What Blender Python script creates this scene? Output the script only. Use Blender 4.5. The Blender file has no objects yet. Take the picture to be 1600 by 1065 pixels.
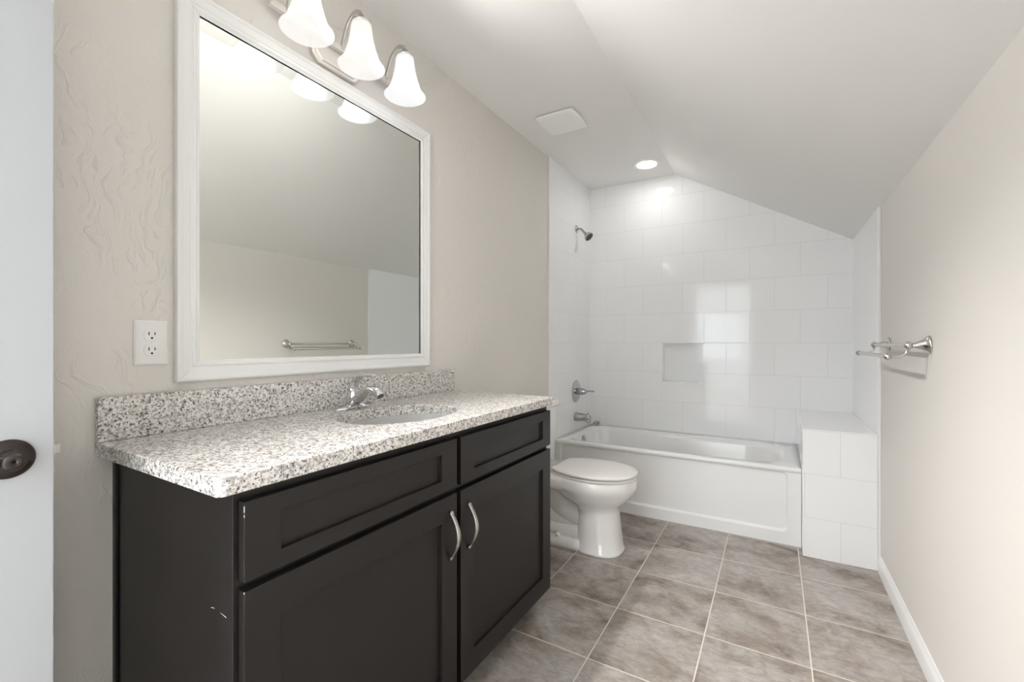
import bpy, bmesh, math
from mathutils import Vector, Matrix

S = bpy.context.scene
COL = S.collection
PI = math.pi

# ------------------------------------------------------------------ camera, world, light, exposure
F_PX, YAW, CAM = 689.276, 0.5363, (1.3724, 0.0, 1.13)
cd = bpy.data.cameras.new('camera')
cam = bpy.data.objects.new('camera', cd)
COL.objects.link(cam)
cam.location = CAM
cam.rotation_euler = (PI / 2, 0, YAW)
cd.sensor_fit = 'HORIZONTAL'
cd.sensor_width = 36.0
cd.lens = 36.0 * F_PX / 1600.0
cd.shift_y = 2.5 / 1600.0
cd.clip_start = 0.02
S.camera = cam

w = bpy.data.worlds.new('world')
S.world = w
w.use_nodes = True
w.node_tree.nodes['Background'].inputs[0].default_value = (0.85, 0.92, 1.0, 1)
w.node_tree.nodes['Background'].inputs[1].default_value = 0.6

S.view_settings.view_transform = 'Standard'
S.view_settings.look = 'None'
S.view_settings.gamma = 1.0
S.view_settings.use_curve_mapping = False
S.view_settings.exposure = 0.58
S.cycles.use_denoising = True
S.cycles.max_bounces = 12
S.cycles.diffuse_bounces = 6
S.cycles.glossy_bounces = 6
S.cycles.sample_clamp_indirect = 6.0
S.cycles.caustics_reflective = False
S.cycles.caustics_refractive = False

# daylight entering the adjoining room through its window
ld = bpy.data.lights.new('window_daylight', 'AREA')
ld.shape = 'RECTANGLE'
ld.size, ld.size_y = 1.22, 1.04
ld.energy = 24.0
ld.color = (0.84, 0.92, 1.0)
lo = bpy.data.objects.new('window_daylight', ld)
COL.objects.link(lo)
lo.location = (0.08, -4.44, 1.28)
lo.rotation_euler = (PI / 2, 0, 0)   # faces +y

# added fill lamp by a windowless wall, out of the doorway's line of sight
ld2 = bpy.data.lights.new('side_fill_light', 'AREA')
ld2.shape = 'RECTANGLE'
ld2.size, ld2.size_y = 1.3, 0.9
ld2.energy = 640.0
ld2.color = (0.88, 0.94, 1.0)
lo2 = bpy.data.objects.new('side_fill_light', ld2)
COL.objects.link(lo2)
lo2.location = (-1.57, -1.30, 1.35)
lo2.rotation_euler = (0, -PI / 2, 0)   # faces +x

BULB_W = [76, 76, 75]
SHADE_EMIT = 0.66
CAN_EMIT = 30.0

# ------------------------------------------------------------------ measured layout (metres)
W = 1.8237      # right wall
YB = 3.6067     # back wall
YN = -0.56      # near wall
ZC = 2.4402     # flat ceiling
XS = 0.7122     # where the slope starts
ZK = 1.7952     # knee height at right wall
YT = 2.816      # left shower tile edge
YP = 2.7955     # pony wall front
XP = 1.5021     # pony wall side
ZP = 0.6738     # pony wall top
YF = 2.8989     # tub front
ZT = 0.4333     # tub rim
TILE_T = 0.010

# ------------------------------------------------------------------ materials
def nm(name):
    m = bpy.data.materials.new(name)
    m.use_nodes = True
    nt = m.node_tree
    return m, nt, nt.nodes['Principled BSDF']

def N(nt, typ, **kw):
    n = nt.nodes.new(typ)
    for k, v in kw.items():
        if k.startswith('i_'):
            key = k[2:]
            key = int(key) if key.isdigit() else key.replace('_', ' ')
            n.inputs[key].default_value = v
        else:
            setattr(n, k, v)
    return n

def setp(b, **kw):
    names = dict(color='Base Color', rough='Roughness', metal='Metallic', coat='Coat Weight', coatr='Coat Roughness',
                 spec='Specular IOR Level', ecol='Emission Color', estr='Emission Strength', trans='Transmission Weight', ior='IOR', sss='Subsurface Weight')
    for k, v in kw.items():
        if isinstance(v, tuple) and len(v) == 3:
            v = (*v, 1)
        b.inputs[names[k]].default_value = v

def simple(name, color, rough=0.5, metal=0.0, bump=0.0, bscale=200.0, var=0.0, **kw):
    m, nt, b = nm(name)
    setp(b, color=color, rough=rough, metal=metal, **kw)
    L = nt.links.new
    pos = N(nt, 'ShaderNodeNewGeometry')
    if bump > 0:
        nz = N(nt, 'ShaderNodeTexNoise', i_Scale=bscale, i_Detail=3.0)
        L(pos.outputs['Position'], nz.inputs['Vector'])
        bp = N(nt, 'ShaderNodeBump', i_Strength=bump, i_Distance=0.002)
        L(nz.outputs['Fac'], bp.inputs['Height'])
        L(bp.outputs['Normal'], b.inputs['Normal'])
    if var > 0:
        nz = N(nt, 'ShaderNodeTexNoise', i_Scale=6.0, i_Detail=4.0)
        L(pos.outputs['Position'], nz.inputs['Vector'])
        mx = N(nt, 'ShaderNodeMix', data_type='RGBA')
        mx.inputs[6].default_value = (*[c * (1 - var) for c in color], 1)
        mx.inputs[7].default_value = (*[min(1, c * (1 + var)) for c in color], 1)
        L(nz.outputs['Fac'], mx.inputs[0])
        L(mx.outputs[2], b.inputs['Base Color'])
    return m

def drywall(name, color, strength=0.25, trowel=0.0):
    m, nt, b = nm(name)
    setp(b, color=color, rough=0.62, spec=0.3)
    L = nt.links.new
    pos = N(nt, 'ShaderNodeNewGeometry')
    fine = N(nt, 'ShaderNodeTexNoise', i_Scale=38.0, i_Detail=5.0, i_Roughness=0.6)
    L(pos.outputs['Position'], fine.inputs['Vector'])
    h = fine.outputs['Fac']
    if trowel > 0:
        # hand-trowelled patches: warped, stretched ridges that come and go
        warp = N(nt, 'ShaderNodeTexNoise', i_Scale=5.0, i_Detail=3.0)
        L(pos.outputs['Position'], warp.inputs['Vector'])
        sc = N(nt, 'ShaderNodeVectorMath', operation='SCALE')
        sc.inputs['Scale'].default_value = 0.22
        L(warp.outputs['Color'], sc.inputs[0])
        ad = N(nt, 'ShaderNodeVectorMath', operation='ADD')
        L(pos.outputs['Position'], ad.inputs[0]); L(sc.outputs[0], ad.inputs[1])
        st = N(nt, 'ShaderNodeMapping')
        st.inputs['Scale'].default_value = (1, 62, 13)
        L(ad.outputs[0], st.inputs['Vector'])
        rid = N(nt, 'ShaderNodeTexNoise', i_Scale=1.0, i_Detail=4.0, i_Roughness=0.55)
        L(st.outputs[0], rid.inputs['Vector'])
        cr = N(nt, 'ShaderNodeValToRGB')
        cr.color_ramp.elements[0].position = 0.54; cr.color_ramp.elements[1].position = 0.66
        L(rid.outputs['Fac'], cr.inputs[0])
        msk = N(nt, 'ShaderNodeTexNoise', i_Scale=3.3, i_Detail=2.0)
        L(pos.outputs['Position'], msk.inputs['Vector'])
        mr = N(nt, 'ShaderNodeValToRGB')
        mr.color_ramp.elements[0].position = 0.44; mr.color_ramp.elements[1].position = 0.58
        L(msk.outputs['Fac'], mr.inputs[0])
        ml = N(nt, 'ShaderNodeMath', operation='MULTIPLY')
        L(cr.outputs['Color'], ml.inputs[0]); L(mr.outputs['Color'], ml.inputs[1])
        m2 = N(nt, 'ShaderNodeMath', operation='MULTIPLY', i_1=trowel)
        L(ml.outputs[0], m2.inputs[0])
        sm = N(nt, 'ShaderNodeMath', operation='ADD')
        L(h, sm.inputs[0]); L(m2.outputs[0], sm.inputs[1])
        h = sm.outputs[0]
    bp = N(nt, 'ShaderNodeBump', i_Strength=strength, i_Distance=0.004)
    L(h, bp.inputs['Height'])
    L(bp.outputs['Normal'], b.inputs['Normal'])
    return m

def wall_tile(name, axes, shift, tile=(0.305, 0.2295), col=(0.885, 0.89, 0.895)):
    """glossy white ceramic in running bond; axes = which world axes run along and up the surface"""
    m, nt, b = nm(name)
    L = nt.links.new
    pos = N(nt, 'ShaderNodeNewGeometry')
    sp = N(nt, 'ShaderNodeSeparateXYZ')
    L(pos.outputs['Position'], sp.inputs[0])
    cb = N(nt, 'ShaderNodeCombineXYZ')
    for i, ax in enumerate(axes):
        a = N(nt, 'ShaderNodeMath', operation='ADD', i_1=shift[i] + 20 * tile[i])
        L(sp.outputs[ax], a.inputs[0]); L(a.outputs[0], cb.inputs[i])
    br = N(nt, 'ShaderNodeTexBrick', offset=0.5, offset_frequency=2, squash=1.0)
    setp(b, spec=0.36)
    br.inputs['Scale'].default_value = 1.0
    br.inputs['Brick Width'].default_value = tile[0]
    br.inputs['Row Height'].default_value = tile[1]
    br.inputs['Mortar Size'].default_value = 0.0013
    br.inputs['Mortar Smooth'].default_value = 0.2
    br.inputs['Color1'].default_value = (*col, 1)
    br.inputs['Color2'].default_value = (col[0] * .985, col[1] * .985, col[2] * .985, 1)
    br.inputs['Mortar'].default_value = (0.71, 0.71, 0.705, 1)
    L(cb.outputs[0], br.inputs['Vector'])
    L(br.outputs['Color'], b.inputs['Base Color'])
    rr = N(nt, 'ShaderNodeMapRange')
    rr.inputs['To Min'].default_value = 0.07; rr.inputs['To Max'].default_value = 0.55
    L(br.outputs['Fac'], rr.inputs['Value'])
    L(rr.outputs[0], b.inputs['Roughness'])
    nz = N(nt, 'ShaderNodeTexNoise', i_Scale=7.0, i_Detail=1.0)
    L(pos.outputs['Position'], nz.inputs['Vector'])
    hm = N(nt, 'ShaderNodeMath', operation='MULTIPLY_ADD', i_1=0.35)
    iv = N(nt, 'ShaderNodeMath', operation='SUBTRACT', i_0=1.0)
    L(br.outputs['Fac'], iv.inputs[1])
    L(nz.outputs['Fac'], hm.inputs[0]); L(iv.outputs[0], hm.inputs[2])
    bp = N(nt, 'ShaderNodeBump', i_Strength=0.35, i_Distance=0.0012)
    L(hm.outputs[0], bp.inputs['Height'])
    L(bp.outputs['Normal'], b.inputs['Normal'])
    return m

def floor_tile(name):
    m, nt, b = nm(name)
    L = nt.links.new
    px, py, ox, oy = 0.3435, 0.3493, 0.797, 2.1958
    pos = N(nt, 'ShaderNodeNewGeometry')
    sp = N(nt, 'ShaderNodeSeparateXYZ')
    L(pos.outputs['Position'], sp.inputs[0])
    idx, dist = [], []
    for out, o, p in (('X', ox, px), ('Y', oy, py)):
        a = N(nt, 'ShaderNodeMath', operation='SUBTRACT', i_1=o - 20 * p)
        d = N(nt, 'ShaderNodeMath', operation='DIVIDE', i_1=p)
        f = N(nt, 'ShaderNodeMath', operation='FLOOR')
        r = N(nt, 'ShaderNodeMath', operation='FRACT')
        pp = N(nt, 'ShaderNodeMath', operation='PINGPONG', i_1=0.5)
        mm = N(nt, 'ShaderNodeMath', operation='MULTIPLY', i_1=p)
        L(sp.outputs[out], a.inputs[0]); L(a.outputs[0], d.inputs[0])
        L(d.outputs[0], f.inputs[0]); L(d.outputs[0], r.inputs[0]); L(r.outputs[0], pp.inputs[0]); L(pp.outputs[0], mm.inputs[0])
        idx.append(f.outputs[0]); dist.append(mm.outputs[0])
    mn = N(nt, 'ShaderNodeMath', operation='MINIMUM')
    L(dist[0], mn.inputs[0]); L(dist[1], mn.inputs[1])
    gm = N(nt, 'ShaderNodeMapRange')       # 1 in grout
    gm.inputs['From Min'].default_value = 0.0018; gm.inputs['From Max'].default_value = 0.0029
    gm.inputs['To Min'].default_value = 1.0; gm.inputs['To Max'].default_value = 0.0
    L(mn.outputs[0], gm.inputs['Value'])
    cb = N(nt, 'ShaderNodeCombineXYZ')
    L(idx[0], cb.inputs[0]); L(idx[1], cb.inputs[1])
    wn = N(nt, 'ShaderNodeTexWhiteNoise', noise_dimensions='3D')
    L(cb.outputs[0], wn.inputs['Vector'])
    sc = N(nt, 'ShaderNodeVectorMath', operation='SCALE'); sc.inputs['Scale'].default_value = 30.0
    L(wn.outputs['Color'], sc.inputs[0])
    ad = N(nt, 'ShaderNodeVectorMath', operation='ADD')
    L(pos.outputs['Position'], ad.inputs[0]); L(sc.outputs[0], ad.inputs[1])
    # big clouds
    mp = N(nt, 'ShaderNodeMapping'); mp.inputs['Scale'].default_value = (4.6, 5.4, 4)
    mp.inputs['Rotation'].default_value = (0, 0, 0.35)
    L(ad.outputs[0], mp.inputs['Vector'])
    n1 = N(nt, 'ShaderNodeTexNoise', i_Scale=1.0, i_Detail=10.0, i_Roughness=0.64, i_Distortion=0.55)
    L(mp.outputs[0], n1.inputs['Vector'])
    r1 = N(nt, 'ShaderNodeValToRGB')
    e = r1.color_ramp.elements
    e[0].position = 0.30; e[0].color = (0.125, 0.097, 0.076, 1)
    e[1].position = 0.70; e[1].color = (0.50, 0.47, 0.44, 1)
    k = e.new(0.43); k.color = (0.285, 0.243, 0.212, 1)
    k = e.new(0.52); k.color = (0.365, 0.33, 0.302, 1)
    k = e.new(0.60); k.color = (0.39, 0.357, 0.333, 1)
    L(n1.outputs['Fac'], r1.inputs[0])
    # fine streaks along one way
    mp2 = N(nt, 'ShaderNodeMapping'); mp2.inputs['Scale'].default_value = (24, 48, 10)
    mp2.inputs['Rotation'].default_value = (0, 0, 0.15)
    L(ad.outputs[0], mp2.inputs['Vector'])
    n2 = N(nt, 'ShaderNodeTexNoise', i_Scale=1.0, i_Detail=8.0, i_Roughness=0.68, i_Distortion=1.0)
    L(mp2.outputs[0], n2.inputs['Vector'])
    r2 = N(nt, 'ShaderNodeValToRGB')
    r2.color_ramp.elements[0].position = 0.3; r2.color_ramp.elements[0].color = (0.34, 0.34, 0.34, 1)
    r2.color_ramp.elements[1].position = 0.7; r2.color_ramp.elements[1].color = (0.64, 0.64, 0.64, 1)
    L(n2.outputs['Fac'], r2.inputs[0])
    ov = N(nt, 'ShaderNodeMix', data_type='RGBA', blend_type='OVERLAY'); ov.inputs[0].default_value = 0.9
    L(r1.outputs['Color'], ov.inputs[6]); L(r2.outputs['Color'], ov.inputs[7])
    # pale mineral flecks
    n3 = N(nt, 'ShaderNodeTexNoise', i_Scale=14.0, i_Detail=9.0, i_Roughness=0.75, i_Distortion=1.4)
    L(ad.outputs[0], n3.inputs['Vector'])
    r3 = N(nt, 'ShaderNodeValToRGB')
    r3.color_ramp.elements[0].position = 0.60; r3.color_ramp.elements[1].position = 0.74
    L(n3.outputs['Fac'], r3.inputs[0])
    fl = N(nt, 'ShaderNodeMath', operation='MULTIPLY', i_1=0.85)
    L(r3.outputs['Color'], fl.inputs[0])
    m3 = N(nt, 'ShaderNodeMix', data_type='RGBA'); m3.inputs[7].default_value = (0.58, 0.545, 0.51, 1)
    L(fl.outputs[0], m3.inputs[0]); L(ov.outputs[2], m3.inputs[6])
    mg = N(nt, 'ShaderNodeMix', data_type='RGBA'); mg.inputs[7].default_value = (0.68, 0.63, 0.58, 1)
    L(gm.outputs[0], mg.inputs[0]); L(m3.outputs[2], mg.inputs[6])
    L(mg.outputs[2], b.inputs['Base Color'])
    rr = N(nt, 'ShaderNodeMapRange'); rr.inputs['To Min'].default_value = 0.34; rr.inputs['To Max'].default_value = 0.75
    L(gm.outputs[0], rr.inputs['Value']); L(rr.outputs[0], b.inputs['Roughness'])
    iv = N(nt, 'ShaderNodeMath', operation='SUBTRACT', i_0=1.0); L(gm.outputs[0], iv.inputs[1])
    hh = N(nt, 'ShaderNodeMath', operation='MULTIPLY_ADD', i_1=0.15)
    L(n2.outputs['Fac'], hh.inputs[0]); L(iv.outputs[0], hh.inputs[2])
    bp = N(nt, 'ShaderNodeBump', i_Strength=0.4, i_Distance=0.0015)
    L(hh.outputs[0], bp.inputs['Height']); L(bp.outputs['Normal'], b.inputs['Normal'])
    return m

def granite(name):
    m, nt, b = nm(name)
    L = nt.links.new
    pos = N(nt, 'ShaderNodeNewGeometry')
    def noise(scale, det, lo, hi, off):
        a = N(nt, 'ShaderNodeVectorMath', operation='ADD'); a.inputs[1].default_value = (off, off * 2, off * 3)
        L(pos.outputs['Position'], a.inputs[0])
        n = N(nt, 'ShaderNodeTexNoise', i_Scale=scale, i_Detail=det, i_Roughness=0.55)
        L(a.outputs[0], n.inputs['Vector'])
        r = N(nt, 'ShaderNodeMapRange'); r.inputs['From Min'].default_value = lo; r.inputs['From Max'].default_value = hi
        L(n.outputs['Fac'], r.inputs['Value'])
        return r.outputs[0]
    c = (0.81, 0.79, 0.755, 1)
    prev = None
    def mix(prev, fac, col, amt):
        mu = N(nt, 'ShaderNodeMath', operation='MULTIPLY', i_1=amt); L(fac, mu.inputs[0])
        x = N(nt, 'ShaderNodeMix', data_type='RGBA'); x.inputs[7].default_value = (*col, 1)
        if prev is None: x.inputs[6].default_value = c
        else: L(prev, x.inputs[6])
        L(mu.outputs[0], x.inputs[0])
        return x.outputs[2]
    prev = mix(prev, noise(60, 3, 0.50, 0.62, 3.1), (0.58, 0.52, 0.47), 0.7)     # tan crystals
    prev = mix(prev, noise(115, 3, 0.505, 0.585, 1.3), (0.33, 0.315, 0.31), 0.76)   # grey grains
    prev = mix(prev, noise(160, 2, 0.575, 0.635, 7.7), (0.075, 0.07, 0.07), 0.93)   # black mica
    prev = mix(prev, noise(230, 1, 0.63, 0.68, 5.2), (0.20, 0.17, 0.16), 0.8)
    L(prev, b.inputs['Base Color'])
    setp(b, rough=0.13, spec=0.5)
    return m

M = {}
M['paint'] = drywall('beige wall paint', (0.725, 0.695, 0.655), 0.10)
M['paint_tr'] = drywall('trowelled beige wall paint', (0.725, 0.695, 0.655), 0.42, trowel=1.5)
M['ceil'] = drywall('ceiling paint', (0.84, 0.83, 0.81), 0.06)
M['bed_paint'] = drywall('adjoining room paint', (0.8, 0.8, 0.79), 0.05)
M['trim'] = simple('white trim paint', (0.82, 0.82, 0.81), 0.32, bump=0.03, bscale=60)
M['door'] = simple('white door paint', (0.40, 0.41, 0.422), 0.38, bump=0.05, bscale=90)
M['tile_b'] = wall_tile('white tile back', ('X', 'Z'), (-0.611 + 0.1525, -0.2095))
M['tile_l'] = wall_tile('white tile side', ('Y', 'Z'), (-3.6067, -0.2095))
M['tile_p'] = wall_tile('white tile half wall', ('X', 'Z'), (-1.664, -0.2095))
M['floor'] = floor_tile('grey stone floor tile')
M['granite'] = granite('speckled granite')
M['cab'] = simple('espresso cabinet', (0.0105, 0.0083, 0.0076), 0.40, bump=0.02, bscale=120, var=0.12, spec=0.4)
M['cab_in'] = simple('cabinet shadow frame', (0.010, 0.008, 0.007), 0.5, var=0.1)
M['chip'] = simple('bare chipped wood', (0.62, 0.58, 0.55), 0.6, var=0.1)
M['chrome'] = simple('chrome', (0.66, 0.66, 0.67), 0.07, 1.0, bump=0.005)
M['nickel'] = simple('brushed nickel', (0.60, 0.575, 0.55), 0.24, 1.0, bump=0.02, bscale=300)
M['pull'] = simple('satin nickel pull', (0.44, 0.415, 0.39), 0.30, 1.0, bump=0.02, bscale=300)
M['bronze'] = simple('dark bronze', (0.040, 0.031, 0.028), 0.30, 0.55, var=0.1)
M['porc'] = simple('white porcelain', (0.83, 0.825, 0.81), 0.07, coat=0.3, coatr=0.05, bump=0.004)
M['lid'] = simple('white plastic seat', (0.81, 0.79, 0.76), 0.28, bump=0.01)
M['tub'] = simple('white tub enamel', (0.84, 0.84, 0.835), 0.11, bump=0.004)
M['plastic'] = simple('white plastic', (0.83, 0.825, 0.81), 0.33, bump=0.01)
M['dark'] = simple('dark slot', (0.012, 0.011, 0.010), 0.6, var=0.1)
M['nickel_l'] = simple('pale satin nickel', (0.80, 0.765, 0.73), 0.36, 0.85, bump=0.02, bscale=300)
M['chrome_d'] = simple('shower chrome', (0.50, 0.50, 0.505), 0.10, 1.0, bump=0.005)
M['vent'] = simple('vent plastic', (0.93, 0.93, 0.92), 0.35, bump=0.01)
M['rubber'] = simple('dark grey rubber', (0.07, 0.07, 0.07), 0.6, var=0.1)
M['glassm'] = simple('mirror silvering', (0.80, 0.815, 0.785), 0.0, 1.0, var=0.002)
M['bed_floor'] = simple('adjoining room carpet', (0.40, 0.37, 0.34), 0.9, bump=0.3, bscale=400, var=0.1)
M['blind'] = simple('white blind', (0.8, 0.8, 0.8), 0.5, var=0.05)

def emit_mat(name, col, strength, base=(0.9, 0.9, 0.9), see=0.0):
    m, nt, b = nm(name)
    setp(b, color=base, rough=0.5, ecol=col, estr=strength, spec=0.15)
    nz = N(nt, 'ShaderNodeTexNoise', i_Scale=25.0, i_Detail=2.0)
    g = N(nt, 'ShaderNodeNewGeometry')
    nt.links.new(g.outputs['Position'], nz.inputs['Vector'])
    mr = N(nt, 'ShaderNodeMapRange')
    mr.inputs['To Min'].default_value = strength * 0.97; mr.inputs['To Max'].default_value = strength * 1.03
    nt.links.new(nz.outputs['Fac'], mr.inputs['Value'])
    nt.links.new(mr.outputs[0], b.inputs['Emission Strength'])
    if see > 0:      # thin frosted glass lets part of the lamp's light straight through
        tr_ = N(nt, 'ShaderNodeBsdfTransparent')
        mx = N(nt, 'ShaderNodeMixShader'); mx.inputs[0].default_value = see
        nt.links.new(b.outputs[0], mx.inputs[1]); nt.links.new(tr_.outputs[0], mx.inputs[2])
        nt.links.new(mx.outputs[0], nt.nodes['Material Output'].inputs['Surface'])
    return m
SH_COL = [(1.0, 0.965, 0.92), (1.0, 0.97, 0.93), (0.98, 0.99, 1.0)]
for i in range(3):
    M['shade%d' % i] = emit_mat('lit frosted glass %s' % 'abc'[i], SH_COL[i], SHADE_EMIT, (0.03, 0.03, 0.03), see=0.36)
    M['bulb%d' % i] = emit_mat('lit bulb %s' % 'abc'[i], SH_COL[i], 1.1, (0.03, 0.03, 0.03))
M['led'] = emit_mat('lit led lens', (1.0, 0.98, 0.95), CAN_EMIT)

# ------------------------------------------------------------------ mesh helpers
def newbm():
    return bmesh.new()

def root_loc(o):
    while o.parent:
        o = o.parent
    return Vector(o.location)

def obj(name, bm, mat, parent=None, smooth=False, bevel=0.0, seg=2, subsurf=0, angle=0.6):
    bmesh.ops.recalc_face_normals(bm, faces=bm.faces)
    me = bpy.data.meshes.new(name)
    if parent is not None:
        bmesh.ops.translate(bm, vec=-root_loc(parent), verts=bm.verts)
    bm.to_mesh(me)
    bm.free()
    mats = mat if isinstance(mat, list) else [mat]
    for m in mats:
        me.materials.append(m)
    o = bpy.data.objects.new(name, me)
    COL.objects.link(o)
    if parent is not None:
        o.parent = parent
    if smooth:
        for p in me.polygons:
            p.use_smooth = True
    if bevel > 0:
        md = o.modifiers.new('bevel', 'BEVEL')
        md.width = bevel; md.segments = seg; md.limit_method = 'ANGLE'; md.angle_limit = angle
        for p in me.polygons:
            p.use_smooth = True
        md.harden_normals = True
    if subsurf:
        md = o.modifiers.new('sub', 'SUBSURF'); md.levels = subsurf; md.render_levels = subsurf
        for p in me.polygons:
            p.use_smooth = True
    return o

def thing(name, label, cat, loc=(0, 0, 0), group=None):
    o = bpy.data.objects.new(name, None)
    o.empty_display_size = 0.05
    COL.objects.link(o)
    o.location = loc
    o['label'] = label; o['category'] = cat
    if group: o['group'] = group
    return o

def tag(o, label, cat, group=None):
    o['label'] = label; o['category'] = cat
    if group: o['group'] = group
    return o

def struct(name, bm, mat, label=None, **kw):
    o = obj(name, bm, mat, **kw)
    o['kind'] = 'structure'
    if label: o['label'] = label
    return o

def box(bm, x0, x1, y0, y1, z0, z1):
    v = [bm.verts.new(p) for p in ((x0, y0, z0), (x1, y0, z0), (x1, y1, z0), (x0, y1, z0), (x0, y0, z1), (x1, y0, z1), (x1, y1, z1), (x0, y1, z1))]
    fs = []
    for q in ((0, 3, 2, 1), (4, 5, 6, 7), (0, 1, 5, 4), (1, 2, 6, 5), (2, 3, 7, 6), (3, 0, 4, 7)):
        fs.append(bm.faces.new([v[i] for i in q]))
    return fs

def face(bm, pts, mi=0):
    f = bm.faces.new([bm.verts.new(p) for p in pts]); f.material_index = mi
    return f

def frame_of(d, up=None):
    d = Vector(d).normalized()
    up = Vector(up) if up is not None else (Vector((0, 0, 1)) if abs(d.z) < 0.95 else Vector((1, 0, 0)))
    a = d.cross(up).normalized()
    b = a.cross(d).normalized()
    return a, b

def loft(bm, rings, cap0=True, cap1=True, closed=True, mi=0):
    vr = [[bm.verts.new(p) for p in r] for r in rings]
    n = len(vr[0])
    for i in range(len(vr) - 1):
        for j in range(n if closed else n - 1):
            k = (j + 1) % n
            f = bm.faces.new((vr[i][j], vr[i][k], vr[i + 1][k], vr[i + 1][j])); f.material_index = mi
    if cap0: bm.faces.new(list(reversed(vr[0]))).material_index = mi
    if cap1: bm.faces.new(vr[-1]).material_index = mi
    return vr

def lathe(bm, origin, axis, prof, n=32, cap0=True, cap1=True, up=None):
    """prof: list of (distance along axis, radius)"""
    o = Vector(origin); ax = Vector(axis).normalized()
    a, b = frame_of(ax, up)
    rings = []
    for t, r in prof:
        rings.append([o + ax * t + (a * math.cos(2 * PI * j / n) + b * math.sin(2 * PI * j / n)) * max(r, 1e-5) for j in range(n)])
    return loft(bm, rings, cap0, cap1)

def catmull(pts, sub=6):
    P = [Vector(p) for p in pts]
    out = []
    for i in range(len(P) - 1):
        p0 = P[max(i - 1, 0)]; p1 = P[i]; p2 = P[i + 1]; p3 = P[min(i + 2, len(P) - 1)]
        for s in range(sub):
            t = s / sub
            out.append(0.5 * ((2 * p1) + (p2 - p0) * t + (2 * p0 - 5 * p1 + 4 * p2 - p3) * t * t + (3 * p1 - p0 - 3 * p2 + p3) * t ** 3))
    out.append(P[-1])
    return out

def tube(bm, pts, rad, n=16, sub=6, flat=None, up=None):
    """rad: number or list per control point; flat: scale of the 2nd axis (number or list)"""
    m = len(pts)
    rr = rad if isinstance(rad, (list, tuple)) else [rad] * m
    ff = flat if isinstance(flat, (list, tuple)) else [flat or 1.0] * m
    c = catmull(pts, sub)
    def interp(a, i):
        t = i / sub; k = min(int(t), m - 2); u = t - k
        u = u * u * (3 - 2 * u)
        return a[k] * (1 - u) + a[k + 1] * u
    rings = []
    for i, p in enumerate(c):
        d = (c[min(i + 1, len(c) - 1)] - c[max(i - 1, 0)])
        a, b = frame_of(d, up)
        r = interp(rr, i); f = interp(ff, i)
        rings.append([p + a * math.cos(2 * PI * j / n) * r + b * math.sin(2 * PI * j / n) * r * f for j in range(n)])
    return loft(bm, rings)

def sphere(bm, c, r, n=16):
    bmesh.ops.create_uvsphere(bm, u_segments=n, v_segments=n // 2 + 2, radius=r, matrix=Matrix.Translation(Vector(c)))

def rrect(x0, x1, y0, y1, r, n=6):
    """rounded rectangle outline, counter-clockwise"""
    pts = []
    for cx, cy, a0 in ((x1 - r, y1 - r, 0), (x0 + r, y1 - r, PI / 2), (x0 + r, y0 + r, PI), (x1 - r, y0 + r, 1.5 * PI)):
        for k in range(n + 1):
            a = a0 + PI / 2 * k / n
            pts.append((cx + r * math.cos(a), cy + r * math.sin(a)))
    return pts

# ------------------------------------------------------------------ the setting
bm = newbm(); box(bm, -0.05, W + 0.05, YN - 0.12, YB + 0.12, -0.05, 0)
struct('floor', bm, M['floor'])

bm = newbm()
box(bm, -0.10, XS, YN, YB + 0.10, ZC, ZC + 0.08)
struct('ceiling', bm, M['ceil'])
bm = newbm()
nx, nz = (ZC - ZK), (W - XS)
ln = math.hypot(nx, nz); nx /= ln; nz /= ln
loft(bm, [[(XS, y, ZC), (W, y, ZK), (W + 0.1, y, ZK - 0.1 * nx / nz), (W + 0.1, y, ZC + 0.08), (XS, y, ZC + 0.08)] for y in (YN, YB + 0.10)])
struct('ceiling_slope', bm, M['ceil'])

bm = newbm(); box(bm, -0.10, 0, YN, YB + 0.1, 0, ZC)
struct('wall_left', bm, M['paint_tr'])
bm = newbm(); box(bm, W, W + 0.10, YN, YB + 0.1, 0, ZK)
struct('wall_right', bm, M['paint'])

# near wall with the doorway the photographer came in by
DX0, DX1, DZ = 0.262, 1.05, 2.04
bm = newbm()
box(bm, 0.0, DX0 - 0.02, YN - 0.12, YN, 0, ZC)
box(bm, DX0 - 0.02, DX1 + 0.02, YN - 0.12, YN, DZ + 0.02, ZC)
loft(bm, [[(DX1 + 0.02, y, 0), (W, y, 0), (W, y, ZK), (DX1 + 0.02, y, ZC - (DX1 + 0.02 - XS) * (ZC - ZK) / (W - XS))] for y in (YN - 0.12, YN)])
struct('wall_front', bm, M['paint'])
bm = newbm()
box(bm, DX0 - 0.02, DX0, YN - 0.125, YN + 0.004, 0, DZ)
box(bm, DX1, DX1 + 0.02, YN - 0.125, YN + 0.004, 0, DZ)
box(bm, DX0 - 0.02, DX1 + 0.02, YN - 0.125, YN + 0.004, DZ, DZ + 0.02)
struct('trim_1', bm, M['trim'])
bm = newbm()
box(bm, DX1 + 0.006, DX1 + 0.066, YN, YN + 0.014, 0, DZ + 0.06)
box(bm, DX0 - 0.066, DX0 - 0.006, YN, YN + 0.014, 0, DZ + 0.06)
box(bm, DX0 - 0.006, DX1 + 0.006, YN, YN + 0.014, DZ + 0.002, DZ + 0.06)
struct('trim_2', bm, M['trim'], bevel=0.003)

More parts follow.
